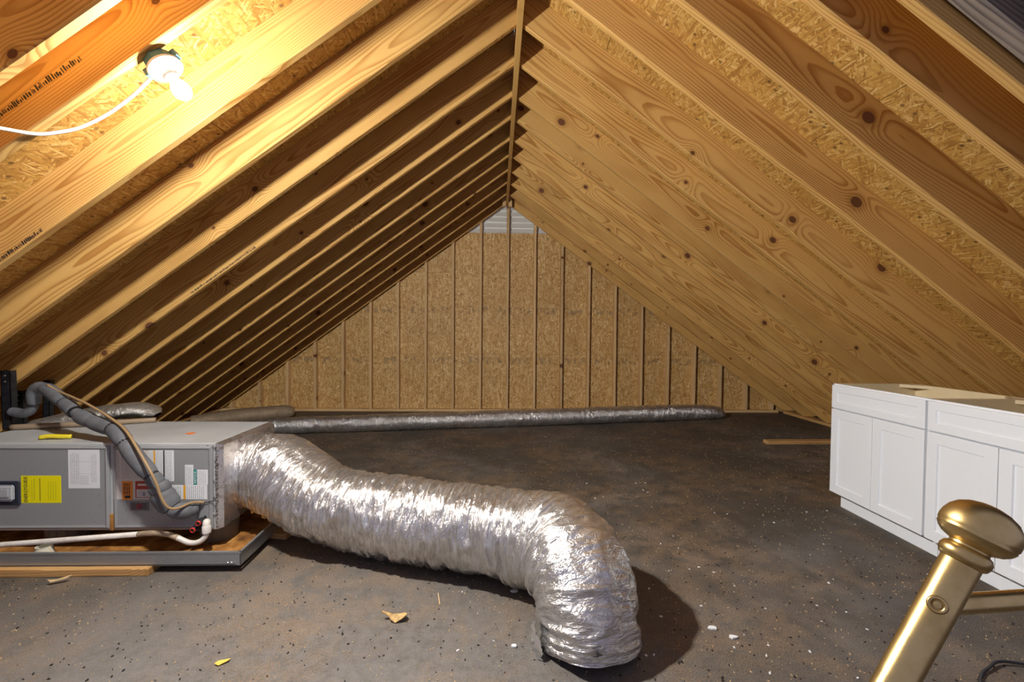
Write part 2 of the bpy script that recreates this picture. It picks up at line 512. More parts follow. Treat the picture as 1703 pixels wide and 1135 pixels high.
def smooth_path(pts, per=8):
    P = [Vector(p) for p in pts]; out = []
    for i in range(len(P) - 1):
        p0 = P[max(i - 1, 0)]; p1 = P[i]; p2 = P[i + 1]; p3 = P[min(i + 2, len(P) - 1)]
        for k in range(per):
            t = k / per
            out.append(0.5 * ((2 * p1) + (p2 - p0) * t + (2 * p0 - 5 * p1 + 4 * p2 - p3) * t * t + (3 * p1 - p0 - 3 * p2 + p3) * t ** 3))
    out.append(P[-1])
    return out
def clip(poly, a, b, c):
    """keep a*x+b*y<=c of a convex polygon"""
    out = []
    for i in range(len(poly)):
        p, q = poly[i], poly[(i + 1) % len(poly)]
        dp, dq = a * p[0] + b * p[1] - c, a * q[0] + b * q[1] - c
        if dp <= 0: out.append(p)
        if dp * dq < 0:
            t = dp / (dp - dq); out.append((p[0] + (q[0] - p[0]) * t, p[1] + (q[1] - p[1]) * t))
    return out
def lettering(txt, height, mat, parent, M4, name='lettering', length=None):
    cu = bpy.data.curves.new('text', 'FONT'); cu.body = txt; cu.size = 1.0; cu.extrude = 0.0
    cu.resolution_u = 3; cu.offset = 0.012
    to = bpy.data.objects.new('text', cu); COL.objects.link(to)
    me = bpy.data.meshes.new_from_object(to.evaluated_get(bpy.context.evaluated_depsgraph_get()))
    bpy.data.objects.remove(to); bpy.data.curves.remove(cu)
    xs = [v.co.x for v in me.vertices]; ys = [v.co.y for v in me.vertices]
    s = height / (max(ys) - min(ys)); cx = (max(xs) + min(xs)) / 2; cy = (max(ys) + min(ys)) / 2
    wide = length / ((max(xs) - min(xs)) * s) if length else 1.0
    for v in me.vertices:
        v.co = Vector(((v.co.x - cx) * s * wide, (v.co.y - cy) * s, 0))
    me.materials.append(mat)
    return put(name, me, mat, parent, M4)

# vectorised value noise
_rng = np.random.default_rng(3)
_tab = _rng.random((256, 256))
def vnoise(x, y):
    xi = np.floor(x).astype(int); yi = np.floor(y).astype(int)
    fx = x - xi; fy = y - yi
    fx = fx * fx * (3 - 2 * fx); fy = fy * fy * (3 - 2 * fy)
    g = lambda a, b: _tab[a % 256, b % 256]
    return (g(xi, yi) * (1 - fx) + g(xi + 1, yi) * fx) * (1 - fy) + (g(xi, yi + 1) * (1 - fx) + g(xi + 1, yi + 1) * fx) * fy

# ------------------------------------------------------------------ the setting
XR, ZR, ML, MR, D = 0.1139, 3.1041, 0.7357, 0.7252, 6.6715
TH = 0.038           # lumber thickness
DEP = 0.184          # rafter depth
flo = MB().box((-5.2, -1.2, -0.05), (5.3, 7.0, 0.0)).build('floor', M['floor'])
flo['kind'] = 'structure'

ORIG = {}
RAFTERS = {-1: [0.94, 1.345, 1.538, 1.937, 2.344, 2.757, 3.172, 3.59, 3.965, 4.41, 4.826, 5.255, 5.69, 6.175, 6.631],
           1: [1.362, 1.55, 1.897, 2.322, 2.755, 3.160, 3.60, 3.985, 4.41, 4.823, 5.275, 5.715, 6.177, 6.631]}
for side, m in ((-1, ML), (1, MR)):
    th = math.atan(m); c, sn = math.cos(th), math.sin(th)
    t = (side * c, 0, -sn); nrm = (side * sn, 0, c)
    yax = (0, side, 0)
    R0 = Vector((XR + side * 0.0195, 0, ZR - m * 0.0195))
    root = struct('ceiling_left' if side < 0 else 'ceiling_right', (0, 0, 0))
    # rafter mesh: local X down the slope, Z out of the roof
    def end(h): return (R0.z - 0.042 + h * c) / sn
    ch = 0.004
    prof = [(0, ch), (ch, 0), (TH - ch, 0), (TH, ch), (TH, DEP), (0, DEP)]
    mb = MB()
    vs = [(-h * m, y * side, h) for y, h in prof] + [(end(h), y * side, h) for y, h in prof]
    n = len(prof)
    mb.add(vs, [tuple(range(n)), tuple(range(n, 2 * n))] + [(i, (i + 1) % n, (i + 1) % n + n, i + n) for i in range(n)])
    me = mb.mesh('rafter')
    for y in RAFTERS[side]:
        put('rafter', me, M['pine'], root, frame(t, yax, nrm, (R0.x, y, R0.z)))
    # sheathing panels, 1.22 m courses up the slope
    L = end(DEP) - 0.01
    row = 0; s0 = -DEP * m + 0.01
    widths = [0.62, 1.22, 1.22, 1.22, 1.22]
    ystart = 0.55 if side < 0 else 1.362
    for wdt in widths:
        s1 = min(s0 + wdt, L)
        ys = [ystart] + [y for y in ((2.36, 4.805) if row % 2 else (1.14, 3.585, 6.0)) if y > ystart + 0.1] + [6.76]
        for a, b in zip(ys[:-1], ys[1:]):
            pm = MB().box((-(s1 - s0) / 2 + .0015, -(b - a) / 2 + .0015, 0), ((s1 - s0) / 2 - .0015, (b - a) / 2 - .0015, 0.011)).mesh('osb_panel')
            ctr = R0 + Vector(t) * ((s0 + s1) / 2) + Vector(nrm) * (DEP + 0.0005); ctr.y = (a + b) / 2
            put('osb_panel', pm, M['osb'], root, frame(t, yax, nrm, ctr))
        s0 = s1; row += 1
        if s0 >= L - 0.01: break
    fm = MB().box((-(DEP + .013) * m + .002, -(6.80 - ystart) / 2, 0), (L + 0.10, (6.80 - ystart) / 2, 0.004)).mesh('roof_felt')
    ctr = R0 + Vector(nrm) * (DEP + 0.0130); ctr.y = (6.80 + ystart) / 2
    put('roof_felt', fm, M['felt'], root, frame(t, yax, nrm, ctr))
    ORIG[side] = (R0, Vector(t), Vector(nrm), Vector(yax), end)

# ink stamps along the edges of three rafters on the left
def stamp(y, s0, s1, h0, hgt, seed):
    R0_, t_, n_, _, _ = ORIG[-1]
    rr = random.Random(seed); mb = MB(); s_ = s0
    while s_ < s1:
        w = rr.uniform(.002, .007); hh = hgt * rr.uniform(.5, 1.0); hb = h0 + rr.uniform(0, hgt * .2)
        P = [R0_ + t_ * a + n_ * b for a, b in ((s_, hb), (s_ + w, hb), (s_ + w, hb + hh), (s_, hb + hh))]
        mb.add([(p.x, y - .0006, p.z) for p in P], [(0, 1, 2, 3)])
        s_ += w + rr.uniform(.001, .006)
    o = mb.build('ink_stamp', M['ink'], bpy.data.objects['ceiling_left']); o['kind'] = 'stuff'
stamp(1.937, 2.48, 2.70, .006, .018, 1)
stamp(3.172, 2.21, 2.76, .006, .016, 2)
stamp(1.538, 1.77, 2.16, .082, .022, 3)
# ridge board with two short scab blocks at its far end
rb = struct('trim_1')
def beam(name, p0, p1, wv, w, h, mat, parent, ch=0.003):
    """lumber from p0 to p1 along its centre line; wv = direction of width w"""
    p0 = Vector(p0); p1 = Vector(p1); x = (p1 - p0); Ln = x.length; x.normalize()
    y = Vector(wv); y = (y - x * y.dot(x)).normalized(); z = x.cross(y)
    me = MB().box((0, -w / 2, -h / 2), (Ln, w / 2, h / 2), ch).mesh(name)
    return put(name, me, mat, parent, frame(x, y, z, p0))
zb = ZR - 0.042
beam('ridge_board', (XR, 0.55, zb + 0.118), (XR, 6.64, zb + 0.118), (1, 0, 0), TH, 0.236, M['pine'], rb)
for sx in (-1, 1):
    beam('ridge_block', (XR + sx * 0.0445, 6.50, zb - 0.05), (XR + sx * 0.0445, 6.50, zb + 0.12), (1, 0, 0), 0.05, 0.05, M['stud'], rb)

# gable wall: studs, plates, sheathing panels
wb = struct('wall_back')
XS = -3.5386
def roofz(x): return ZR - (ML * (XR - x) if x < XR else MR * (x - XR))
for k in range(-1, 20):
    x = XS + k * 0.4064 + 0.019
    zt = roofz(x) + (0.10 if abs(x - XR) > 0.3 else 0.0)
    if k == 9: zt = zb + 0.0
    if zt < 0.2: continue
    lean = random.uniform(-.006, .006)
    beam('stud', (x, D + 0.0445, 0.038), (x + lean, D + 0.0445, zt), (1, 0, 0), TH, 0.089, M['stud'], wb)
beam('bottom_plate', (-4.15, D + 0.0445, 0.019), (4.30, D + 0.0445, 0.019), (0, 1, 0), 0.089, TH, M['stud'], wb)
tri_L, tri_R = XR - ZR / ML - 0.3, XR + ZR / MR + 0.3
VZ = 2.69
rows = [(0.0, 0.862), (0.862, 2.085), (2.085, VZ)]
for ri, (z0, z1) in enumerate(rows):
    xs = [-5.0] + ([-3.1, -0.68, 1.76] if ri % 2 == 0 else [-1.9, 0.54, 2.98]) + [5.0]
    for a, b in zip(xs[:-1], xs[1:]):
        poly = [(a + .0012, z0 + .0012), (b - .0012, z0 + .0012), (b - .0012, z1 - .0012), (a + .0012, z1 - .0012)]
        poly = clip(poly, -ML, 1, ZR - ML * XR + 0.22)
        if len(poly) > 2: poly = clip(poly, MR, 1, ZR + MR * XR + 0.22)
        if len(poly) < 3: continue
        cx = sum(p[0] for p in poly) / len(poly); cz = sum(p[1] for p in poly) / len(poly)
        me = MB().prism([(p[0] - cx, p[1] - cz) for p in poly], 2, 0, -0.011).mesh('osb_panel')
        put('osb_panel', me, M['osb_wall'], wb, frame((1, 0, 0), (0, 0, 1), (0, -1, 0), (cx, D + 0.0895, cz)))
poly = [(-5.0, -0.04), (5.2, -0.04), (5.2, VZ - .002), (-5.0, VZ - .002)]
poly = clip(clip(poly, -ML, 1, ZR - ML * XR + 0.235), MR, 1, ZR + MR * XR + 0.235)
MB().prism(poly, 1, D + 0.103, D + 0.106).build('house_wrap', M['felt'], wb)
# eave plates along the floor
for i, (x, nm) in enumerate(((-4.03, 'trim_2'), (4.29, 'trim_3'))):
    e = struct(nm)
    beam('eave_plate', (x + (0.12 if i else -0.12), 0.6, 0.019), (x + (0.12 if i else -0.12), 6.63, 0.019), (1, 0, 0), 0.14, TH, M['board'], e)

# older roof meeting the new one at the upper right
R0, t, nrm, yax, end = ORIG[1]
old = struct('wall_right')
def slope(s, h, y): 
    p = R0 + t * s + nrm * h; p.y = y; return p
beam('old_rafter', slope(0.2, 0.044 + 0.09, 1.325), slope(4.2, 0.044 + 0.09, 1.325), (0, 1, 0), 0.062, 0.18, M['oldwood'], old, 0.008)
me = MB().box((-0.2, -0.9, 0), (4.6, 0.0, 0.012)).mesh('roof_felt')
put('roof_felt', me, M['felt'], old, frame(t, yax, nrm, slope(0, 0.235, 1.36)))
beam('old_block', slope(1.66, 0.150, 1.17), slope(2.2, 0.150, 1.17), (0, 1, 0), 0.09, 0.17, M['oldwood'], old, 0.006)

# ------------------------------------------------------------------ gable vent
gv = thing('gable_vent', 'white triangular louvred vent at the peak of the far gable wall', 'vent', (XR, D + 0.12, VZ))
def tri(z): return (XR - (roofz(XR) - z + 0.10) / ML, XR + (roofz(XR) - z + 0.10) / MR)
mb = MB()
a, b = tri(VZ)
mb.prism([(a, VZ), (b, VZ), (XR, ZR + 0.12)], 1, D + 0.15, D + 0.155)
mb.build('back_screen', M['ventwhite'], gv)
for i in range(5):
    z = VZ + 0.012 + i * 0.085
    a, b = tri(z + 0.055)
    MB().prism([(z, 0), (z + 0.004, 0.0), (z + 0.07, 0.045), (z + 0.066, 0.045)], 0, 0, 1)
    q = MB()
    q.add([(a, D + 0.100, z), (b, D + 0.100, z), (b, D + 0.142, z + 0.062), (a, D + 0.142, z + 0.062),
           (a, D + 0.103, z - 0.003), (b, D + 0.103, z - 0.003), (b, D + 0.145, z + 0.059), (a, D + 0.145, z + 0.059)],
          [(0, 1, 2, 3), (7, 6, 5, 4), (0, 4, 5, 1), (2, 6, 7, 3), (1, 5, 6, 2), (3, 7, 4, 0)])
    q.build('louvre', M['ventwhite'], gv)

# ------------------------------------------------------------------ lamp on the rafter
Rl, tl, nl, yl, _ = ORIG[-1]
BULB = Vector((-1.104, 1.602, 2.051))
axis = -nl
DISC = BULB - axis * 0.098
lamp = thing('ceiling_lamp', 'bare glowing bulb in a white porcelain holder on a rafter', 'lamp', tuple(DISC))
mb = MB().lathe([(0.050, -0.027), (0.051, -0.025), (0.051, -0.003), (0.048, 0.0)], DISC, axis, 8)
mb.build('junction_box', M['bluebox'], lamp)
for sg in (-1, 1):
    mb = MB()
    p = DISC + tl * (0.055 * sg) - axis * 0.012
    mb.add([p + tl * a + Vector((0, 1, 0)) * b + axis * c_ for a in (-.009, .009) for b in (-.012, .012) for c_ in (-.012, .012)],
           [(0, 1, 3, 2), (4, 6, 7, 5), (0, 4, 5, 1), (2, 3, 7, 6), (0, 2, 6, 4), (1, 5, 7, 3)])
    mb.build('box_ear', M['bluebox'], lamp)
mb = MB().lathe([(0.054, 0.0), (0.057, 0.003), (0.056, 0.010), (0.048, 0.015), (0.030, 0.018), (0.026, 0.022), (0.024, 0.044), (0.021, 0.046)], DISC, axis, 32)
mb.build('lamp_holder', M['porcelain'], lamp, smooth=True)
mb = MB().lathe([(0.003, 0.0), (0.004, 0.002), (0.003, 0.003)], DISC + axis * 0.014 - tl * 0.041, axis, 8)
mb.build('screw', M['screw'], lamp)
prof = [(0.013, -0.058), (0.0135, -0.044), (0.018, -0.034), (0.025, -0.022), (0.0295, -0.008), (0.030, 0.004), (0.027, 0.016), (0.019, 0.026), (0.009, 0.0305), (0.002, 0.0315)]
MB().lathe(prof, BULB, axis, 20).build('bulb', M['bulb'], lamp, smooth='all')
# the light the bulb gives: a sphere of the bulb's size; its fall-off is softened
# because the photograph is an exposure blend that holds both the bulb and the far wall
LIN, QUAD = 490.0, 0.0
ld = bpy.data.lights.new('bulb_light', 'POINT')
ld.energy = 1.0; ld.color = (1.0, 0.965, 0.91); ld.shadow_soft_size = 0.035
ld.use_nodes = True
lt = ld.node_tree; em = lt.nodes['Emission']
fo = lt.nodes.new('ShaderNodeLightFalloff'); fo.inputs['Strength'].default_value = LIN
fq = lt.nodes.new('ShaderNodeLightFalloff'); fq.inputs['Strength'].default_value = QUAD
ad = lt.nodes.new('ShaderNodeMath'); ad.operation = 'ADD'
lt.links.new(fo.outputs['Linear'], ad.inputs[0]); lt.links.new(fq.outputs['Quadratic'], ad.inputs[1])
lt.links.new(ad.outputs[0], em.inputs['Strength'])
lo = bpy.data.objects.new('bulb_light', ld); COL.objects.link(lo)
lo.parent = lamp; lo.location = BULB - DISC
wire = [DISC - axis * 0.03 - tl * -0.052, (-1.240, 1.625, 2.088), (-1.303, 1.640, 2.045), (-1.389, 1.640, 1.980), (-1.465, 1.622, 1.925), (-1.511, 1.590, 1.893), (-1.545, 1.545, 1.868), (-1.585, 1.44, 1.845), (-1.65, 1.30, 1.80), (-1.72, 1.10, 1.76)]
wire[0] = (-1.210, 1.612, 2.104)
wo = MB().tube(smooth_path(wire, 6), 0.0058, 8).build('lamp_cable', M['cable'], origin=wire[0], smooth='all')
tag(wo, 'white electrical cable running from the bulb box across the rafters', 'cable')
# short pull cord hanging from the near rafter
pc = MB().lathe([(0.0012, 0), (0.0012, 0.012), (0.004, 0.016), (0.0045, 0.026), (0.002, 0.030)], (-0.966, 1.35, 2.31), (0, 0, -1), 8).build('pull_cord', M['cable'], origin=(-0.966, 1.35, 2.31), smooth='all')
tag(pc, 'tiny white cord end hanging from the near rafter above the bulb', 'cord')

# ------------------------------------------------------------------ air handler
AX0, AX1, AY0, AY1, AZ0, AZ1 = -2.86, -1.497, 2.40, 2.965, 0.148, 0.614
SEAM = -2.033
ah = thing('air_handler', 'grey sheet-metal air handler lying on its side in a drain pan', 'air handler', (-2.18, 2.68, AZ0))
MB().box((AX0, AY0 + 0.006, AZ0), (AX1, AY1, AZ1), 0.004).build('casing', M['casing'], ah)
for (x0, x1) in ((AX0 + .01, SEAM - 0.010), (SEAM + 0.010, AX1 - 0.012)):
    mb = MB()
    z0, z1 = AZ0 + 0.012, AZ1 - 0.012
    e = 0.022
    # raised door panel with a rolled edge
    mb.add([(x0, AY0 + .006, z0), (x1, AY0 + .006, z0), (x1, AY0 + .006, z1), (x0, AY0 + .006, z1),
            (x0, AY0 - .002, z0), (x1, AY0 - .002, z0), (x1, AY0 - .002, z1), (x0, AY0 - .002, z1),
            (x0 + e * .5, AY0 - .010, z0 + e * .5), (x1 - e * .5, AY0 - .010, z0 + e * .5), (x1 - e * .5, AY0 - .010, z1 - e * .5), (x0 + e * .5, AY0 - .010, z1 - e * .5),
            (x0 + e, AY0 - .006, z0 + e), (x1 - e, AY0 - .006, z0 + e), (x1 - e, AY0 - .006, z1 - e), (x0 + e, AY0 - .006, z1 - e)],
           [(0, 1, 2, 3), (12, 13, 14, 15)] + [(i + o, (i + 1) % 4 + o, (i + 1) % 4 + o + 4, i + o + 4) for o in (0, 4, 8) for i in range(4)])
    mb.build('door_panel', M['ahu'], ah)
FY = AY0 - 0.006
def label(name, x0, x1, z0, z1, mat, th=0.0008, lay=0):
    y = FY - 0.0012 * lay
    return MB().box((x0, y - th, z0), (x1, y, z1)).build(name, mat, ah)
def lines(parent, segs, mat, lay, name='printed_lines'):
    y = FY - 0.0012 * lay - 0.0012
    mb = MB()
    for (x0, x1, z0, z1) in segs:
        mb.add([(x0, y, z0), (x1, y, z0), (x1, y, z1), (x0, y, z1)], [(0, 1, 2, 3)])
    o = mb.build(name, mat, parent)
    if len(segs) > 1: o['kind'] = 'stuff'
    return o
def textcols(x0, x1, z0, z1, n, fill=0.45, rnd=None):
    rnd = rnd or random
    w = (x1 - x0) / n; out = []
    for i in range(n):
        z = z0
        while z < z1 - 0.004:
            ln = min(rnd.uniform(0.008, 0.05), z1 - z)
            out.append((x0 + i * w, x0 + i * w + w * fill, z, z + ln)); z += ln + 0.003
    return out
def textrows(x0, x1, z0, z1, n, fill=0.45):
    return [(a, b, c_, d) for (c_, d, a, b) in textcols(z0, z1, x0, x1, n, fill)]
face = lambda x, z, lay, rot=0.0: Matrix.Translation((x, FY - 0.0012 * lay - 0.0014, z)) @ Matrix.Rotation(math.pi / 2, 4, 'X') @ Matrix.Rotation(rot, 4, 'Z')
# yellow efficiency label, print turned a quarter turn
lb = label('efficiency_label', -2.490, -2.287, 0.301, 0.445, M['yellow'])
lettering('ENERGYGUIDE', 0.019, M['ink'], lb, face(-2.467, 0.373, 0, math.pi / 2), length=0.134)
lines(lb, [(-2.448, -2.4475, .34, .40), (-2.424, -2.4225, .318, .43), (-2.396, -2.393, .310, .432)] + [(-2.352 + .0125 * i, -2.3512 + .0125 * i, .315, .415) for i in range(4)] + textcols(-2.436, -2.428, .31, .43, 1, .12), M['ink'], 0)
lb = label('wiring_diagram', -2.249, -2.089, 0.378, 0.582, M['paper'])
lines(lb, textcols(-2.236, -2.19, .40, .565, 5, .25) + [(-2.24, -2.10, .518, .5188), (-2.21, -2.11, .455, .4558), (-2.19, -2.1893, .40, .57), (-2.14, -2.1393, .47, .565)] + textcols(-2.13, -2.10, .41, .56, 4, .22) + textrows(-2.19, -2.145, .40, .45, 5, .2), M['greyink'], 0)
lb = label('rating_plate', -2.018, -1.836, 0.319, 0.579, M['beige'])
lines(lb, textcols(-2.010, -1.985, .43, .57, 4, .35) + textcols(-1.975, -1.93, .43, .57, 6, .3) + textcols(-1.925, -1.85, .43, .57, 5, .12), M['greyink'], 0)
lb = label('warning_label', -1.974, -1.920, 0.316, 0.416, M['orange'], lay=1)
lines(lb, textcols(-1.966, -1.93, .345, .405, 4, .5), M['ink'], 1)
lines(lb, [(-1.960, -1.932, .326, .340)], M['ink'], 1)
lb = label('service_label', -1.906, -1.820, 0.326, 0.416, M['redlab'], lay=1)
lines(lb, [(-1.900, -1.826, .330, .372)], M['beige'], 1)
lines(lb, textrows(-1.895, -1.83, .333, .37, 5, .3) + [(-1.868, -1.855, .338, .358)], M['greyink'], 1.3)
lines(lb, [(-1.893, -1.845, .392, .402)], M['beige'], 1)
lb = label('caution_label', -1.836, -1.707, 0.415, 0.579, M['paper'])
lines(lb, textcols(-1.832, -1.812, .42, .575, 4, .3) + textcols(-1.80, -1.765, .42, .575, 5, .3) + textcols(-1.75, -1.715, .42, .575, 5, .3), M['greyink'], 0)
lines(lb, [(-1.812, -1.803, .50, .579)], M['amber'], 0)
lines(lb, [(-1.762, -1.754, .415, .579)], M['ink'], 0)
lb = label('notice_label', -1.650, -1.607, 0.396, 0.502, M['paper'])
lines(lb, textcols(-1.645, -1.612, .40, .495, 5, .3), M['greyink'], 0)
lb = label('notice_band', -1.607, -1.588, 0.396, 0.476, M['teal'])
lettering('NOTICE', 0.0105, M['paper'], lb, face(-1.5975, 0.436, 0, math.pi / 2), length=0.062)
lb = label('notice_text', -1.588, -1.532, 0.396, 0.476, M['paper'])
lines(lb, textcols(-1.585, -1.538, .40, .472, 6, .25), M['greyink'], 0)
lb = label('instruction_label', -1.748, -1.536, 0.318, 0.3945, M['paper'])
lines(lb, textcols(-1.742, -1.665, .322, .39, 7, .28) + textcols(-1.64, -1.545, .322, .39, 9, .28), M['greyink'], 0)
lines(lb, [(-1.659, -1.647, .318, .3945)], M['amber'], 0)
lb = label('maker_badge', -1.935, -1.839, 0.258, 0.307, M['badge'], lay=0, th=0.002)
lines(lb, [(-1.932, -1.842, .260, .2615), (-1.932, -1.842, .3035, .305), (-1.932, -1.9305, .26, .305), (-1.8435, -1.842, .26, .305)], M['badgeline'], 1)
lines(lb, [(-1.905, -1.870, .272, .277), (-1.908, -1.874, .281, .285), (-1.900, -1.868, .289, .293), (-1.893, -1.889, .268, .297), (-1.881, -1.877, .268, .297)], M['crimson'], 1)
# sight window at the left
MB().box((-2.66, FY - 0.012, 0.292), (-2.490, FY, 0.418), 0.004).build('window_gasket', M['navy'], ah)
mb = MB().box((-2.655, FY - 0.026, 0.318), (-2.507, FY - 0.012, 0.402), 0.010)
w_ = mb.build('sight_window', M['latch'], ah)
MB().box((-2.645, FY - 0.031, 0.340), (-2.525, FY - 0.026, 0.386), 0.004).build('inner_lens', M['latch'], w_)
# end cap of foil-faced board, mastic bead and screws
mb = MB()
mb.add([(AX1, AY0 + .004, AZ0 + .002), (AX1, AY1, AZ0 + .002), (AX1, AY1, AZ1), (AX1, AY0 + .004, AZ1),
        (AX1 + .035, AY0 + .016, AZ0 + .012), (AX1 + .035, AY1 - .012, AZ0 + .012), (AX1 + .035, AY1 - .012, AZ1 - .012), (AX1 + .035, AY0 + .016, AZ1 - .012)],
       [(3, 2, 1, 0), (4, 5, 6, 7), (0, 1, 5, 4), (1, 2, 6, 5), (2, 3, 7, 6), (3, 0, 4, 7)])
mb.build('foil_end_cap', M['foil_box'], ah)
mb = MB()
rr = random.Random(5)
for i in range(46):
    z = AZ0 + 0.02 + i * (AZ1 - AZ0 - 0.03) / 46 + rr.uniform(-.004, .004)
    s = rr.uniform(.003, .008)
    mb.lathe([(s * .4, -s), (s, -s * .3), (s * .8, s * .5), (s * .2, s)], (AX1 + .004 + rr.uniform(-.004, .004), AY0 + .003, z), (rr.uniform(-1, 1), -1, rr.uniform(-1, 1)), 6)
mb.build('mastic_bead', M['mastic'], ah)['kind'] = 'stuff'
for (x, z) in ((-1.535, .606), (-1.507, .60), (-1.505, .42), (-1.505, .33), (-1.575, .301), (-1.505, .24)):
    MB().lathe([(.0045, 0), (.005, .002), (.003, .0035)], (x, AY0 - .001, z), (0, -1, 0), 8).build('screw', M['screw'], ah)
# drain connection with two red caps
MB().prism([(-1.602, .158), (-1.575, .205), (-1.545, .232), (-1.530, .205), (-1.522, .160), (-1.56, .150)], 1, FY - .012, FY).build('drain_flange', M['black'], ah)
for (x, z) in ((-1.5545, .208), (-1.5835, .172)):
    cp = MB().lathe([(.0185, 0), (.0185, .008), (.015, .009), (.015, .030), (.013, .033)], (x, FY - .012, z), (0, -1, 0), 20).build('drain_collar', M['black'], ah, smooth=True)
    MB().lathe([(.0145, 0.008), (.0145, .034), (.011, .037), (.010, .031), (.001, .031)], (x, FY - .012, z), (0, -1, 0), 8).build('red_cap', M['redcap'], cp)
MB().lathe([(.02, 0), (.02, .025), (.016, .028)], (-1.533, FY - .006, .182), (0, -1, 0), 16).build('drain_collar', M['black'], ah, smooth=True)
MB().box((SEAM - .010, AY0 - .004, AZ0 + .004), (SEAM + .008, AY0 + .004, AZ0 + .09)).build('rust_patch', M['rust'], ah)
# scraps on top of the unit
o = MB().prism([(-1.80, 2.62), (-1.765, 2.60), (-1.75, 2.63), (-1.775, 2.64)], 2, AZ1 + .0005, AZ1 + .004).build('orange_scrap', M['neon'], origin=(-1.775, 2.62, AZ1))
tag(o, 'small bright orange scrap lying on top of the air handler', 'scrap')
o = MB().tube(smooth_path([(-2.47, 2.475, AZ1 + .0125), (-2.43, 2.482, AZ1 + .018), (-2.37, 2.49, AZ1 + .014), (-2.33, 2.50, AZ1 + .0125)], 4), [.012] * 13, 8).build('yellow_tube', M['yellowtag'], origin=(-2.40, 2.48, AZ1), smooth='all')
tag(o, 'translucent yellow plastic tube lying on the air handler top', 'tube')

# ------------------------------------------------------------------ flexible ducts
def duct_mesh(path, R, rings, seg, amp, wl_s, wl_t, seed, rad=None, squash=None, flat=False, slant=0.6):
    P = smooth_path(path, 24)
    d = [0.0]
    for a, b in zip(P[:-1], P[1:]): d.append(d[-1] + (b - a).length)
    d = np.array(d); A = np.array([tuple(p) for p in P])
    s = np.linspace(0, d[-1], rings)
    C = np.stack([np.interp(s, d, A[:, i]) for i in range(3)], 1)
    for _ in range(3):
        C[1:-1] = (C[:-2] + 2 * C[1:-1] + C[2:]) / 4
    T = np.gradient(C, axis=0); T /= np.linalg.norm(T, axis=1)[:, None]
    U = np.zeros_like(C); W = np.zeros_like(C)
    u = np.cross(T[0], (0, 0, 1.0)); u /= np.linalg.norm(u)
    for i in range(rings):
        u = u - T[i] * u.dot(T[i]); u /= np.linalg.norm(u); U[i] = u; W[i] = np.cross(T[i], u)
    th = np.arange(seg) * 2 * np.pi / seg + np.pi / 2
    S, TH_ = np.meshgrid(s, th, indexing='ij')
    n_t = max(3, int(round(2 * math.pi * R / wl_t)))
    tt = (TH_ - np.pi / 2) / (2 * np.pi) * n_t
    def per(sx, k, o):   # noise periodic in theta by blending
        a = vnoise(sx, tt * k + o); b = vnoise(sx, tt * k + o - n_t * k)
        w = (TH_ - np.pi / 2) / (2 * np.pi); return a * (1 - w) + b * w
    sx = S / wl_s
    skew = slant * (vnoise(S * 3 + seed, TH_ * 0 + .5) - .3)
    n1 = 1 - np.abs(2 * per(sx + tt * skew + seed, 1, seed) - 1)
    n2 = 1 - np.abs(2 * per(sx * 2.1 - tt * 0.5 + seed * 3, 2, seed * 2) - 1)
    n3 = per(S / 0.16 + seed, 1, seed + 9)
    n4 = per(sx * 4.3 + seed, 4, seed * 5)
    disp = amp * (n1 * 1.0 + n2 * 0.55 + (n4 - .5) * 0.35 - 0.75) + amp * 1.3 * (n3 - 0.5)
    Rr = R * (np.ones(rings) if rad is None else np.interp(s / s[-1], [q[0] for q in rad], [q[1] for q in rad]))
    rr_ = Rr[:, None] + disp
    X = C[:, None, :] + U[:, None, :] * (np.cos(TH_) * rr_)[..., None] + W[:, None, :] * (np.sin(TH_) * rr_)[..., None]
    if squash: X[..., 2] = C[:, None, 2] + (X[..., 2] - C[:, None, 2]) * squash
    X[..., 2] = np.where(X[..., 2] < 0.006, 0.006 + 0.01 * vnoise(X[..., 0] * 20, X[..., 1] * 20) * 0.5, X[..., 2])
    V = X.reshape(-1, 3)
    i, k = np.meshgrid(np.arange(rings - 1), np.arange(seg), indexing='ij')
    k2 = (k + 1) % seg
    Fc = np.stack([i * seg + k, i * seg + k2, (i + 1) * seg + k2, (i + 1) * seg + k], -1).reshape(-1, 4)
    kk = np.stack([k, k + 1, k + 1, k], -1).reshape(-1) * (2 * np.pi * R / seg)
    ii = np.stack([i, i, i + 1, i + 1], -1).reshape(-1)
    UV = np.stack([s[ii], kk], -1)
    return V, Fc, UV
def duct(name, mat, path, parent, *a, shade=True, **k):
    V, Fc, UV = duct_mesh(path, *a, **k)
    off = np.array(tuple(wloc(parent)))
    me = bpy.data.meshes.new(name)
    me.from_pydata((V - off).tolist(), [], Fc.tolist())
    uvl = me.uv_layers.new(name='UVMap'); uvl.data.foreach_set('uv', UV.astype(np.float32).ravel())
    if shade: me.polygons.foreach_set('use_smooth', [True] * len(me.polygons))
    me.materials.append(mat)
    o = bpy.data.objects.new(name, me); COL.objects.link(o); o.parent = parent
    return o

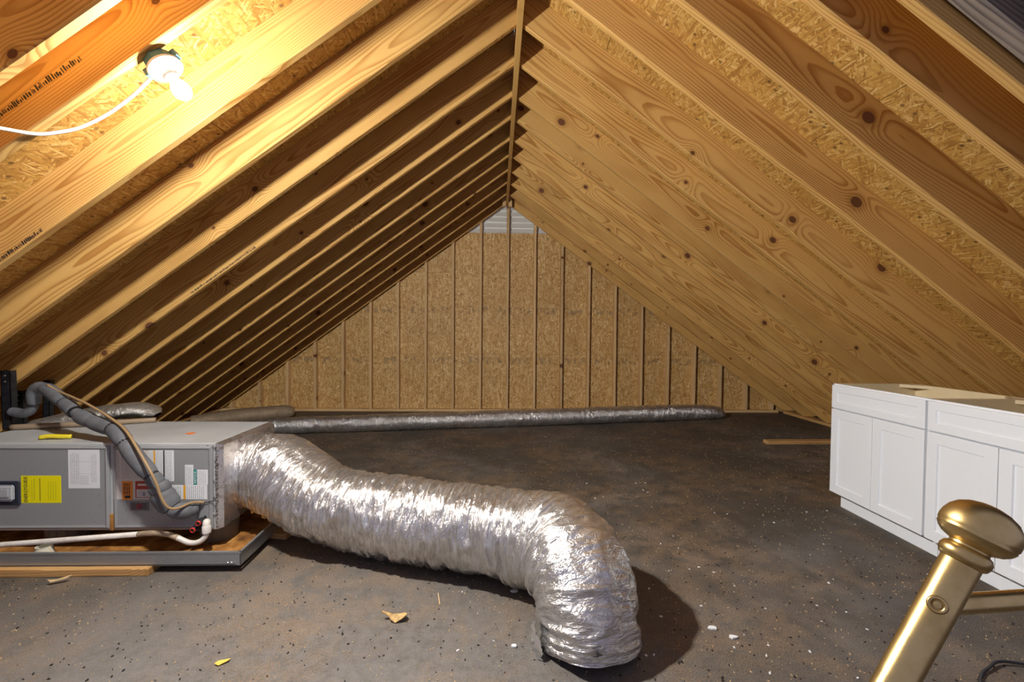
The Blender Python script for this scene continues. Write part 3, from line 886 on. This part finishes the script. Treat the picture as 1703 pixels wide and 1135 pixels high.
fd = thing('flexible_duct', 'wide crinkled silver flexible duct curving from the air handler to the floor', 'duct', (-0.4, 2.3, 0))
path = [(-1.470, 2.685, .385), (-1.36, 2.68, .380), (-1.20, 2.62, .345), (-1.00, 2.51, .275), (-.74, 2.43, .235), (-.43, 2.34, .226), (-.13, 2.25, .226), (.10, 2.15, .236), (.27, 2.00, .250), (.345, 1.84, .225), (.36, 1.745, .13), (.36, 1.70, .0)]
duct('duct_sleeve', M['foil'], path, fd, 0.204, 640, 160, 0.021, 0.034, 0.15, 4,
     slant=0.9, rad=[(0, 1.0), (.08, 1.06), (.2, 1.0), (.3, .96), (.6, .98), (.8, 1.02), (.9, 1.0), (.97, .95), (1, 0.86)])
mb = MB()
for i in range(9):
    for k in range(6):
        a = math.pi * (0.93 + 0.20 * i / 8); b_ = k / 5
        ro = 0.205 + 0.024 * math.sin(math.pi * i / 8) * math.sin(math.pi * (0.15 + 0.7 * b_)) + 0.006 * math.sin(i * 2.1 + k * 1.7)
        mb.v.append(Vector((.36 + ro * math.cos(a), 1.70 + ro * math.sin(a), .004 + .11 * b_ * math.sin(math.pi * (i + 1.0) / 10))))
mb.f = [(i * 6 + k, i * 6 + k + 1, i * 6 + k + 7, i * 6 + k + 6) for i in range(8) for k in range(5)]
mb.build('loose_flap', M['foil'], fd, smooth='all')
from mathutils.bvhtree import BVHTree
sleeve = fd.children[0]
M14 = Matrix.Translation((.352, 1.2, .121)) @ Matrix.Rotation(math.radians(90), 4, 'X') @ Matrix.Rotation(math.radians(-80), 4, 'Z')
sz = lettering('14', 0.032, M['badge'], fd, M14, name='size_print')
L14 = Matrix.Translation(-wloc(fd)) @ M14
bvh = BVHTree.FromPolygons([v.co for v in sleeve.data.vertices], [tuple(p.vertices) for p in sleeve.data.polygons])
for v in sz.data.vertices:          # lay the print onto the creased sleeve
    p = L14 @ v.co
    hit = bvh.ray_cast(p, Vector((0, 1, 0)))[0]
    v.co = L14.inverted() @ ((hit if hit else p + Vector((0, .28, 0))) - Vector((0, .012, 0)))
rr = random.Random(9)
mb = MB()
for i in range(60):
    a = rr.uniform(-2.3, -1.1); u_ = rr.uniform(0, 1)
    c0 = Vector((-1.40 + .2 * u_, 2.66 - .06 * u_, .38 - .05 * u_)); R_ = 0.218
    p = c0 + Vector((rr.uniform(-.02, .02), math.cos(a) * R_ * .9, math.sin(a) * R_))
    s = rr.uniform(.008, .022)
    mb.lathe([(s * .2, -s * .5), (s, -s * .1), (s * .7, s * .4), (s * .1, s * .6)], p, (rr.uniform(-1, 1), rr.uniform(-1, 1), rr.uniform(-1, 1)), 6)
mb.build('exposed_glass_wool', M['insul'], fd)['kind'] = 'stuff'

fb = thing('floor_duct', 'long thin shiny foil duct lying along the foot of the gable wall', 'duct', (0.3, 5.6, 0))
duct('duct_sleeve', M['foil_dark'], [(-2.75, 5.20, .09), (-2.2, 5.28, .095), (-1.2, 5.43, .10), (0, 5.63, .105), (1.0, 5.80, .108), (2.0, 5.98, .108), (2.7, 6.12, .102), (3.08, 6.19, .085), (3.22, 6.22, .05)], fb, 0.104, 520, 44, 0.009, 0.04, 0.07, 11,
     rad=[(0, .85), (.2, .95), (.5, 1.0), (.85, 1.03), (.95, 1.0), (.985, .75), (1, .3)])
ft = thing('dusty_duct', 'dull tan dusty duct lying behind the air handler near the far wall', 'duct', (-3.2, 5.9, 0))
duct('duct_sleeve', M['foil_dusty'], [(-3.75, 5.55, .07), (-3.4, 5.80, .085), (-3.1, 5.98, .09), (-2.85, 6.12, .092), (-2.78, 6.16, .085)], ft, 0.092, 90, 32, 0.004, 0.06, 0.1, 5, rad=[(0, .8), (.4, 1), (.9, 1), (.97, .8), (1, .5)])

# foil-wrapped return box behind the unit, leaning up at the left
rbx = thing('foil_plenum', 'wrinkled silver foil return plenum behind the air handler', 'duct', (-2.75, 3.0, 0))
duct('foil_sleeve', M['foil_tarp'], [(-3.10, 3.09, .56), (-2.85, 3.12, .61), (-2.62, 3.14, .645), (-2.47, 3.15, .655), (-2.36, 3.16, .62)], rbx, 0.115, 160, 56, 0.010, 0.05, 0.10, 8, squash=0.42, rad=[(0, .7), (.5, 1.0), (.8, 1.0), (.95, .7), (1, .3)])
MB().tube(smooth_path([(-2.86, 2.70, AZ1 + .018), (-2.62, 2.76, AZ1 + .020), (-2.36, 2.86, AZ1 + .018), (-2.2, 2.93, AZ1 + .017)], 6), .016, 10).build('taped_seam', M['foil_dusty'], rbx, smooth='all')
MB().box((-2.51, 2.775, AZ1 + .030), (-2.465, 2.815, AZ1 + .038)).build('blue_tape', plain('blue_tape', (0.10, 0.22, 0.60), 0.5), rbx)

# ------------------------------------------------------------------ drain pan and what is in it
PX0, PX1, PY0, PY1 = -3.0, -1.283, 2.25, 3.03
dp = thing('drain_pan', 'shallow galvanised drain pan with a rusty bottom under the air handler', 'drain pan', (-2.1, 2.6, 0.040))
MB().box((PX0, PY0, .040), (PX1 - .02, PY1, .044)).build('pan_bottom', M['rust'], dp)
def lip(x0, y0, x1, y1, nx, ny):
    mb = MB(); t_ = .003; w = .010
    mb.add([(x0, y0, .038), (x1, y1, .038), (x1, y1, .104), (x0, y0, .104), (x0 + nx * t_, y0 + ny * t_, .038), (x1 + nx * t_, y1 + ny * t_, .038), (x1 + nx * t_, y1 + ny * t_, .104), (x0 + nx * t_, y0 + ny * t_, .104)],
           [(0, 1, 2, 3), (7, 6, 5, 4), (0, 4, 5, 1), (3, 2, 6, 7), (1, 5, 6, 2), (0, 3, 7, 4)])
    mb.add([(x0 - nx * .002, y0 - ny * .002, .098), (x1 - nx * .002, y1 - ny * .002, .098), (x1 - nx * .002, y1 - ny * .002, .107), (x0 - nx * .002, y0 - ny * .002, .107), (x0 + nx * w, y0 + ny * w, .098), (x1 + nx * w, y1 + ny * w, .098), (x1 + nx * w, y1 + ny * w, .107), (x0 + nx * w, y0 + ny * w, .107)],
           [(0, 1, 2, 3), (7, 6, 5, 4), (0, 4, 5, 1), (3, 2, 6, 7), (1, 5, 6, 2), (0, 3, 7, 4)])
    mb.build('pan_lip', M['galv'], dp)
lip(PX0, PY0, PX1, PY0, 0, 1)
lip(PX1, PY0, PX1 - .02, PY1, -1, 0)
lip(PX0, PY1, PX1 - .02, PY1, 0, -1)
for x in (-1.345, -1.327):
    MB().lathe([(.005, 0), (.005, .002), (.003, .004)], (x, PY0, .052), (0, -1, 0), 8).build('rivet', M['screw'], dp)
o = beam('pan_support_board', (-2.95, 2.262, .0185), (-1.716, 2.268, .0185), (0, 1, 0), .089, .037, M['board'], None)
tag(o, 'long rough wooden board on the floor under the pan front edge', 'board')
o = beam('pan_support_block', (-1.62, 2.70, .0185), (-1.215, 2.64, .0185), (0, 1, 0), .089, .037, M['board'], None)
tag(o, 'short wooden board poking out under the pan beside the silver duct', 'board')
for i, (x, y, lab) in enumerate(((-2.39, 2.54, 'dark plastic bucket holding up the air handler near the cream cup'), (-1.575, 2.56, 'dark plastic bucket holding up the air handler near the drain caps'))):
    bk = thing('support_bucket', lab, 'bucket', (x, y, .044), 'buckets under the air handler')
    MB().lathe([(.085, 0), (.088, .004), (.094, .085), (.098, .086), (.098, .1035)], (x, y, .044), (0, 0, 1), 28).build('bucket_wall', M['bucket'], bk, smooth=True)
    for k in range(14):
        a = 2 * math.pi * k / 14
        MB().tube([(x + .0885 * math.cos(a), y + .0885 * math.sin(a), .05), (x + .0945 * math.cos(a), y + .0945 * math.sin(a), .128)], .003, 5).build('rib', M['bucket'], bk)
cu = MB().lathe([(.045, 0), (.047, .004), (.038, .03), (.032, .060), (.034, .063), (.030, .063), (.028, .03), (.002, .02)], (-2.31, 2.325, .044), (0, 0, 1), 24, cap=False).build('plastic_cup', M['cup'], origin=(-2.31, 2.325, .044), smooth=True)
tag(cu, 'cream plastic cup-shaped stand inside the drain pan', 'cup')
# drain pipe
dr = thing('drain_pipe', 'white plastic drain pipe with a brown stained stretch in front of the air handler', 'pipe', (-1.5, 2.345, .12))
p1 = smooth_path([(-1.512, 2.348, .172), (-1.514, 2.345, .145), (-1.530, 2.340, .124), (-1.556, 2.336, .113), (-1.586, 2.334, .113), (-1.612, 2.333, .122), (-1.650, 2.332, .142)], 6)
MB().tube(p1, .0135, 12).build('white_bend', M['pvc'], dr, smooth='all')
p2 = smooth_path([(-1.648, 2.332, .141), (-1.69, 2.331, .158), (-1.735, 2.331, .166), (-1.79, 2.331, .166), (-1.845, 2.331, .161)], 6)
MB().tube(p2, .0142, 12).build('stained_section', M['pvc_brown'], dr, smooth='all')
MB().tube([(-1.842, 2.331, .1613), (-2.2, 2.331, .134), (-2.6, 2.331, .104), (-2.84, 2.331, .086)], .0135, 12).build('long_run', M['pvc'], dr, smooth='all')
eb = MB().tube(smooth_path([(-1.532, 2.385, .185), (-1.522, 2.366, .208), (-1.514, 2.352, .206), (-1.511, 2.348, .190)], 5), .018, 12).build('elbow', M['pvc'], dr, smooth='all')
MB().lathe([(.019, 0), (.021, .003), (.021, .036), (.018, .038)], (-1.511, 2.348, .197), (0, 0, -1), 16).build('coupling', M['pvc'], dr, smooth=True)

# ------------------------------------------------------------------ insulated refrigerant line
ln = thing('insulated_line', 'grey foam-insulated refrigerant line arching over the air handler', 'pipe', (-2.1, 2.5, .65))
pts = [(-2.861, 2.70, .727), (-2.835, 2.70, .722), (-2.768, 2.69, .718), (-2.712, 2.68, .755), (-2.694, 2.67, .84), (-2.653, 2.66, .873), (-2.57, 2.63, .860), (-2.45, 2.58, .806), (-2.345, 2.53, .764), (-2.276, 2.50, .738), (-2.137, 2.45, .703), (-2.026, 2.41, .683), (-1.93, 2.355, .636), (-1.846, 2.325, .556), (-1.765, 2.315, .472), (-1.728, 2.318, .413), (-1.703, 2.322, .351), (-1.655, 2.325, .291), (-1.609, 2.345, .275), (-1.592, 2.385, .273)]
dense = smooth_path(pts, 8)
def seg(i0, i1, r0, name='foam_sleeve', mat='foam'):
    r = r0 * 1.18; P = dense[i0:i1 + 1]; n = len(P)
    rs = [r * (0.80 + 0.20 * min(1, 4 * min(i, n - 1 - i) / (n - 1) + .15)) for i in range(n)]
    return MB().tube(P, rs, 16).build(name, M[mat], ln, smooth=True)
cuts = [(0, 26, .022), (26, 44, .029), (44, 57, .031), (57, 66, .031), (66, 72, .024), (71, 77, .034), (76, 87, .033), (87, 97, .035), (97, 112, .035), (112, 119, .032), (118, 124, .041), (123, 134, .046), (133, 146, .035), (145, 152, .026)]
for a, b, r in cuts: seg(a, b, r)
for i in (26, 57, 66, 76, 87, 97, 112, 118):
    P = [dense[i].lerp(dense[i - 1], .45), dense[i].lerp(dense[i + 1], .45)]
    MB().tube(P, .031 if i < 60 else .035, 14).build('tape_wrap', M['tape'], ln, smooth=True)
cb = MB().tube(smooth_path([(-2.56, 2.61, .895), (-2.495, 2.60, .862), (-2.376, 2.55, .838), (-2.21, 2.48, .800), (-2.017, 2.40, .735), (-1.90, 2.335, .690), (-1.806, 2.285, .612), (-1.725, 2.252, .52), (-1.687, 2.246, .451), (-1.668, 2.246, .391), (-1.641, 2.254, .333), (-1.611, 2.280, .315), (-1.585, 2.345, .318), (-1.55, 2.388, .303)], 6), .0068, 8).build('control_cable', M['copper'], origin=(-2.0, 2.4, .73), smooth='all')
tag(cb, 'thin tan control cable strapped along the grey insulated line', 'cable')
th_ = MB().tube(smooth_path([(-1.592, 2.386, .301), (-1.54, 2.388, .303), (-1.50, 2.388, .312)], 4) , .0022, 6).build('thin_wire', M['tape'], origin=(-1.55, 2.388, .30))
tag(th_, 'thin dark wire crossing the right front of the air handler', 'wire')
tw = MB().tube(smooth_path([(-1.566, 2.384, .302), (-1.570, 2.376, .26), (-1.578, 2.372, .225)], 4), .0018, 6).build('thin_wire', M['tape'], origin=(-1.57, 2.38, .26))
tag(tw, 'short thin wire dropping to the red drain caps', 'wire')

# hanger straps at the left
def strap(x, y, z0, z1, w, d_, lab, tilt=0.0):
    s = thing('steel_strut', lab, 'strut', (x, y, z0))
    mb = MB()
    for (a, b, c_, e) in ((-w / 2, w / 2, -d_ / 2, -d_ / 2 + .004), (-w / 2, -w / 2 + .004, -d_ / 2, d_ / 2), (w / 2 - .004, w / 2, -d_ / 2, d_ / 2)):
        mb.add([(x + a + tilt, y + c_, z1), (x + b + tilt, y + c_, z1), (x + b + tilt, y + e, z1), (x + a + tilt, y + e, z1), (x + a, y + c_, z0), (x + b, y + c_, z0), (x + b, y + e, z0), (x + a, y + e, z0)],
               [(0, 1, 2, 3), (7, 6, 5, 4), (0, 4, 5, 1), (1, 5, 6, 2), (2, 6, 7, 3), (3, 7, 4, 0)])
    mb.build('channel', M['strut'], s)
    for dz in (.03, .065):
        MB().lathe([(.005, 0), (.005, .002), (.002, .004)], (x + tilt, y - d_ / 2, z1 - dz), (0, -1, 0), 8).build('bolt', M['screw'], s)
    return s
strap(-2.890, 2.725, AZ1 + .001, .965, .055, .036, 'black steel strut standing on the air handler up to the rafter', -.006)
strap(-3.22, 3.12, .30, .79, .05, .03, 'dark steel strut behind the air handler next to the first strut', -.02)
strap(-3.09, 3.14, .30, .86, .045, .03, 'dark steel strut behind the bend of the grey insulated line', .02)

# ------------------------------------------------------------------ white base cabinets
def shaker(w, h, th=0.019, rail=0.058, rec=0.008):
    """local: x out of the face is -X; spans y 0..-w, z 0..h"""
    mb = MB(); b = 0.0025
    lv = [(0.0, 0, th), (0.0, b * 0, 0.0015), (b, b, 0.0), (rail, rail, 0.0), (rail + .003, rail + .003, rec)]
    vs = []
    for (iy, iz, x) in lv:
        vs += [(x, -iy, iz), (x, -(w - iy), iz), (x, -(w - iy), h - iz), (x, -iy, h - iz)]
    fs = [(3, 2, 1, 0)] + [(i + o * 4, (i + 1) % 4 + o * 4, (i + 1) % 4 + o * 4 + 4, i + o * 4 + 4) for o in range(len(lv) - 1) for i in range(4)]
    fs.append(tuple(len(vs) - 4 + i for i in range(4)))
    return mb.add(vs, fs)
def cabinet(loc, rot, W, lab, near_skin=False, endgap=0.0):
    root = thing('base_cabinet', lab, 'cabinet', loc, 'white base cabinets')
    root.rotation_euler = (0, 0, rot)
    Dp = 0.60; H_ = 0.876; tk = 0.114; fx = 0.020      # carcass starts behind the doors
    def part(name, mb, mat, at=(0, 0, 0), smooth=False):
        me = mb.mesh(name, smooth=smooth); me.materials.append(mat)
        o = bpy.data.objects.new(name, me); COL.objects.link(o); o.parent = root; o.location = at
        return o
    for y in (0, -W + .016):
        part('side_panel', MB().prism([(fx, tk), (fx + .076, tk), (fx + .076, 0), (Dp, 0), (Dp, H_), (fx, H_)], 1, y - .016, y), M['white'] if False else M['birch'])
    # white outer skins of the sides
    part('end_skin', MB().prism([(fx, tk), (fx + .076, tk), (fx + .076, 0), (Dp, 0), (Dp, H_), (fx, H_)], 1, 0.0003, 0.004), M['white'])
    if near_skin:
        part('end_skin', MB().prism([(fx, tk), (fx + .076, tk), (fx + .076, 0), (Dp, 0), (Dp, H_), (fx, H_)], 1, -W - .004, -W - .0003), M['white'])
    part('back_panel', MB().box((Dp - .012, -W + .016, .10), (Dp, -.016, H_)), M['birch'])
    part('bottom_panel', MB().box((fx, -W + .016, tk), (Dp - .012, -.016, tk + .016)), M['birch'])
    # face frame
    for (y0, y1, z0, z1) in ((-.038, 0, tk, H_), (-W, -W + .038, tk, H_), (-W + .038, -.038, H_ - .038, H_), (-W + .038, -.038, .685, .715), (-W + .038, -.038, tk, tk + .03)):
        part('frame_rail', MB().box((fx - .0005, y0, z0), (fx + .018, y1, z1)), M['white'])
    part('toe_kick', MB().box((fx + .070, -W + endgap, 0), (fx + .076, 0, tk - .002)), M['white'])
    g = 0.006
    part('drawer_front', shaker(W - 2 * g, .866 - .708, rail=.044), M['white'], (0, -g, .708))
    dw = (W - 2 * g - .003) / 2
    part('door', shaker(dw, .700 - .118), M['white'], (0, -g, .118))
    part('door', shaker(dw, .700 - .118), M['white'], (0, -g - dw - .003, .118))
    for (x, y, sx, sy) in ((Dp - .012, -.016, -1, -1), (Dp - .012, -W + .016, -1, 1)):
        c_ = 0.115
        blk = part('corner_block', MB().prism([(x, y), (x + sx * c_, y), (x, y + sy * c_)], 2, H_ - .022, H_ - .001), M['birch'])
        for (a, b) in ((.02, .075), (.06, .03)):
            me = MB().lathe([(.005, 0), (.005, .0006), (.001, .0006)], (x + sx * a, y + sy * b, H_ - .001), (0, 0, 1), 8).mesh('screw_hole'); me.materials.append(M['ink'])
            so = bpy.data.objects.new('screw_hole', me); COL.objects.link(so); so.parent = blk
    return root
cabinet((2.347, 3.061, 0), -0.0094, 0.704, 'white shaker base cabinet without a top, the one farther back', endgap=0.0)
cabinet((2.3385, 2.352, 0), -0.0094, 0.712, 'white shaker base cabinet without a top, the one behind the brass railing', near_skin=True)

# ------------------------------------------------------------------ brass railing in the foreground
bp0 = Vector((0.4935, 0.45, 0.997)); bdir = Vector((0.505, 0.0, 0.955)).normalized()
br = thing('brass_railing', 'aged brass railing post with a round finial in the right foreground', 'railing', (-0.03, 0.45, 0.0))
foot = bp0 - bdir * (0.997 / bdir.z)
MB().lathe([(.0168, 0.012), (.0168, (bp0 - foot).length - .004), (.0155, (bp0 - foot).length)], foot, bdir, 40).build('post', M['brass'], br, smooth=True)
MB().lathe([(.0165, -.004), (.0195, -.002), (.0215, .003), (.0215, .007), (.0195, .0115), (.0165, .0135), (.0165, .016)], bp0 - bdir * .004, bdir, 40).build('collar', M['brass'], br, smooth=True)
fin = [(.012, .008), (.0165, .0115), (.0245, .0150), (.0290, .0190), (.0312, .0228), (.0318, .0240), (.0314, .0254), (.0324, .0275), (.0326, .0320), (.0316, .0385), (.0290, .0455), (.0240, .0520), (.0165, .0568), (.0080, .0594), (.0008, .0600)]
MB().lathe(fin, bp0, bdir, 48).build('finial', M['brass'], br, smooth='all')
MB().tube([(0.466, 0.462, .936), (0.60, 0.475, .9345), (1.05, 0.50, .93)], .0105, 24).build('rail', M['brass'], br, smooth=True)
hp = bp0 - bdir * .058 + Vector((-0.0118, -.0108, .0062))
nrm_h = Vector((-0.68, -0.64, .36)).normalized()
ho = MB().lathe([(.0030, -.003), (.0075, -.0015), (.0088, .0), (.0075, .0018), (.0052, .0012), (.0045, -.001)], hp, nrm_h, 24, cap=False).build('screw_hole_rim', M['brass'], br, smooth='all')
MB().lathe([(.0045, -.0015), (.0035, .0005), (.001, .001)], hp, nrm_h, 16).build('set_screw', M['brass'], br, smooth=True)

# ------------------------------------------------------------------ loose things on the floor
o = beam('scrap_lumber', (2.963, 4.815, .0195), (4.02, 4.83, .0195), (0, 1, 0), .089, .038, M['board'], None)
tag(o, 'length of scrap lumber lying flat on the floor behind the cabinets', 'board')
o = MB().tube(smooth_path([(1.60, 1.36, .006), (1.67, 1.455, .006), (1.745, 1.520, .007), (1.80, 1.545, .012), (1.868, 1.571, .016), (1.95, 1.560, .014), (2.10, 1.52, .010), (2.30, 1.47, .006)], 6), .0055, 8).build('black_cable', M['black'], origin=(1.87, 1.57, 0), smooth='all')
tag(o, 'black cable looped on the floor in the lower right corner', 'cable')
def flake(name, mat, ctr, pts, h, lab, cat, curl=0.0):
    mb = MB(); cx, cy = ctr; n = len(pts)
    vs = [(cx + x, cy + y, .002 + curl * abs(x)) for x, y in pts] + [(cx + x, cy + y, .002 + h + curl * abs(x)) for x, y in pts]
    mb.add(vs, [tuple(range(n))[::-1], tuple(range(n, 2 * n))] + [(i, (i + 1) % n, (i + 1) % n + n, i + n) for i in range(n)])
    return tag(mb.build(name, mat, origin=(cx, cy, 0)), lab, cat)
flake('yellow_leaf', M['leafyellow'], (-1.0, 1.636), [(-.022, -.012), (-.005, -.016), (.018, .002), (.022, .014), (.0, .012), (-.018, .002)], .0015, 'small yellow leaf on the floor at the lower left', 'leaf', .25)
flake('curled_leaf', M['leaftan'], (-.42, 1.872), [(-.025, -.018), (.0, -.026), (.03, -.02), (.045, -.002), (.03, .02), (.005, .03), (-.02, .018), (-.06, .008), (-.065, .0), (-.03, -.004)], .003, 'curled tan leaf on the floor in front of the silver duct', 'leaf', .5)
flake('wood_splinter', M['shaving'], (-.26, 2.01), [(-.012, .045), (-.008, .046), (.012, -.042), (.008, -.044)], .003, 'thin pale wood splinter lying in front of the silver duct', 'splinter')
flake('wood_shaving', M['shaving'], (-2.09, 2.165), [(-.04, -.012), (-.02, -.016), (.03, .006), (.045, .022), (.02, .022), (-.02, .0)], .003, 'curled wood shaving on the floor by the pan support board', 'shaving', .6)
for i, (x, y, s, lab) in enumerate(((.084, 2.065, .017, 'white plastic chip on the floor left of the duct bend'), (.897, 1.79, .022, 'larger white chip at the edge of the duct shadow, nearer the cabinets'), (.955, 1.735, .018, 'white chip just outside the rounded duct shadow'), (.07, 1.70, .015, 'white chip on the floor beside the loose foil flap'))):
    rr = random.Random(i)
    pts = [(s * (1 + rr.uniform(-.3, .3)) * math.cos(a) * .9, s * (1 + rr.uniform(-.3, .3)) * math.sin(a) * .6) for a in [k * math.pi / 3 for k in range(6)]]
    flake('white_chip', M['chip'], (x, y), pts, .006, lab, 'chip')
# sawdust and tiny chips too many to count
def scatter(name, mat, n, seed, region, size, aspect, lab, cat, hh):
    rr = random.Random(seed); mb = MB(); k = 0
    while k < n:
        x = rr.uniform(region[0], region[1]); y = region[2] + (region[3] - region[2]) * rr.random() ** 1.5
        if PX0 < x < PX1 + .1 and 2.2 < y < 3.05: continue
        if x > 2.38 and y < 3.08: continue
        k += 1
        s = size * rr.uniform(.5, 1.6); a = rr.uniform(0, math.pi); w = s * rr.uniform(*aspect)
        ca, sa = math.cos(a), math.sin(a); tz = rr.uniform(0, hh)
        P = [(-s, -w), (s, -w * .7), (s * .8, w), (-s * .9, w * .8)]
        base = [(x + px * ca - py * sa, y + px * sa + py * ca) for px, py in P]
        zz = [.0008 + (tz if j in (1, 2) else 0) for j in range(4)]
        mb.add([(b[0], b[1], z + .0012) for b, z in zip(base, zz)] + [(b[0], b[1], 0.0003) for b in base], [(0, 1, 2, 3), (0, 4, 5, 1), (1, 5, 6, 2), (2, 6, 7, 3), (3, 7, 4, 0)])
    o = mb.build(name, mat)
    o['kind'] = 'stuff'
    return tag(o, lab, cat)
scatter('sawdust', M['shaving'], 6000, 1, (-2.9, 3.9, 1.3, 6.3), .0026, (.15, .45), 'fine sawdust and splinters strewn over the black floor', 'sawdust', .002)
scatter('paint_chips', M['chip'], 85, 2, (-.2, 2.4, 1.4, 3.6), .0042, (.5, .9), 'tiny white chips strewn over the floor', 'debris', .002)
scatter('dirt_crumbs', M['felt'], 1800, 3, (-2.6, 2.3, 1.3, 4.0), .0030, (.3, .8), 'dark crumbs of dirt strewn over the floor', 'dirt', .004)
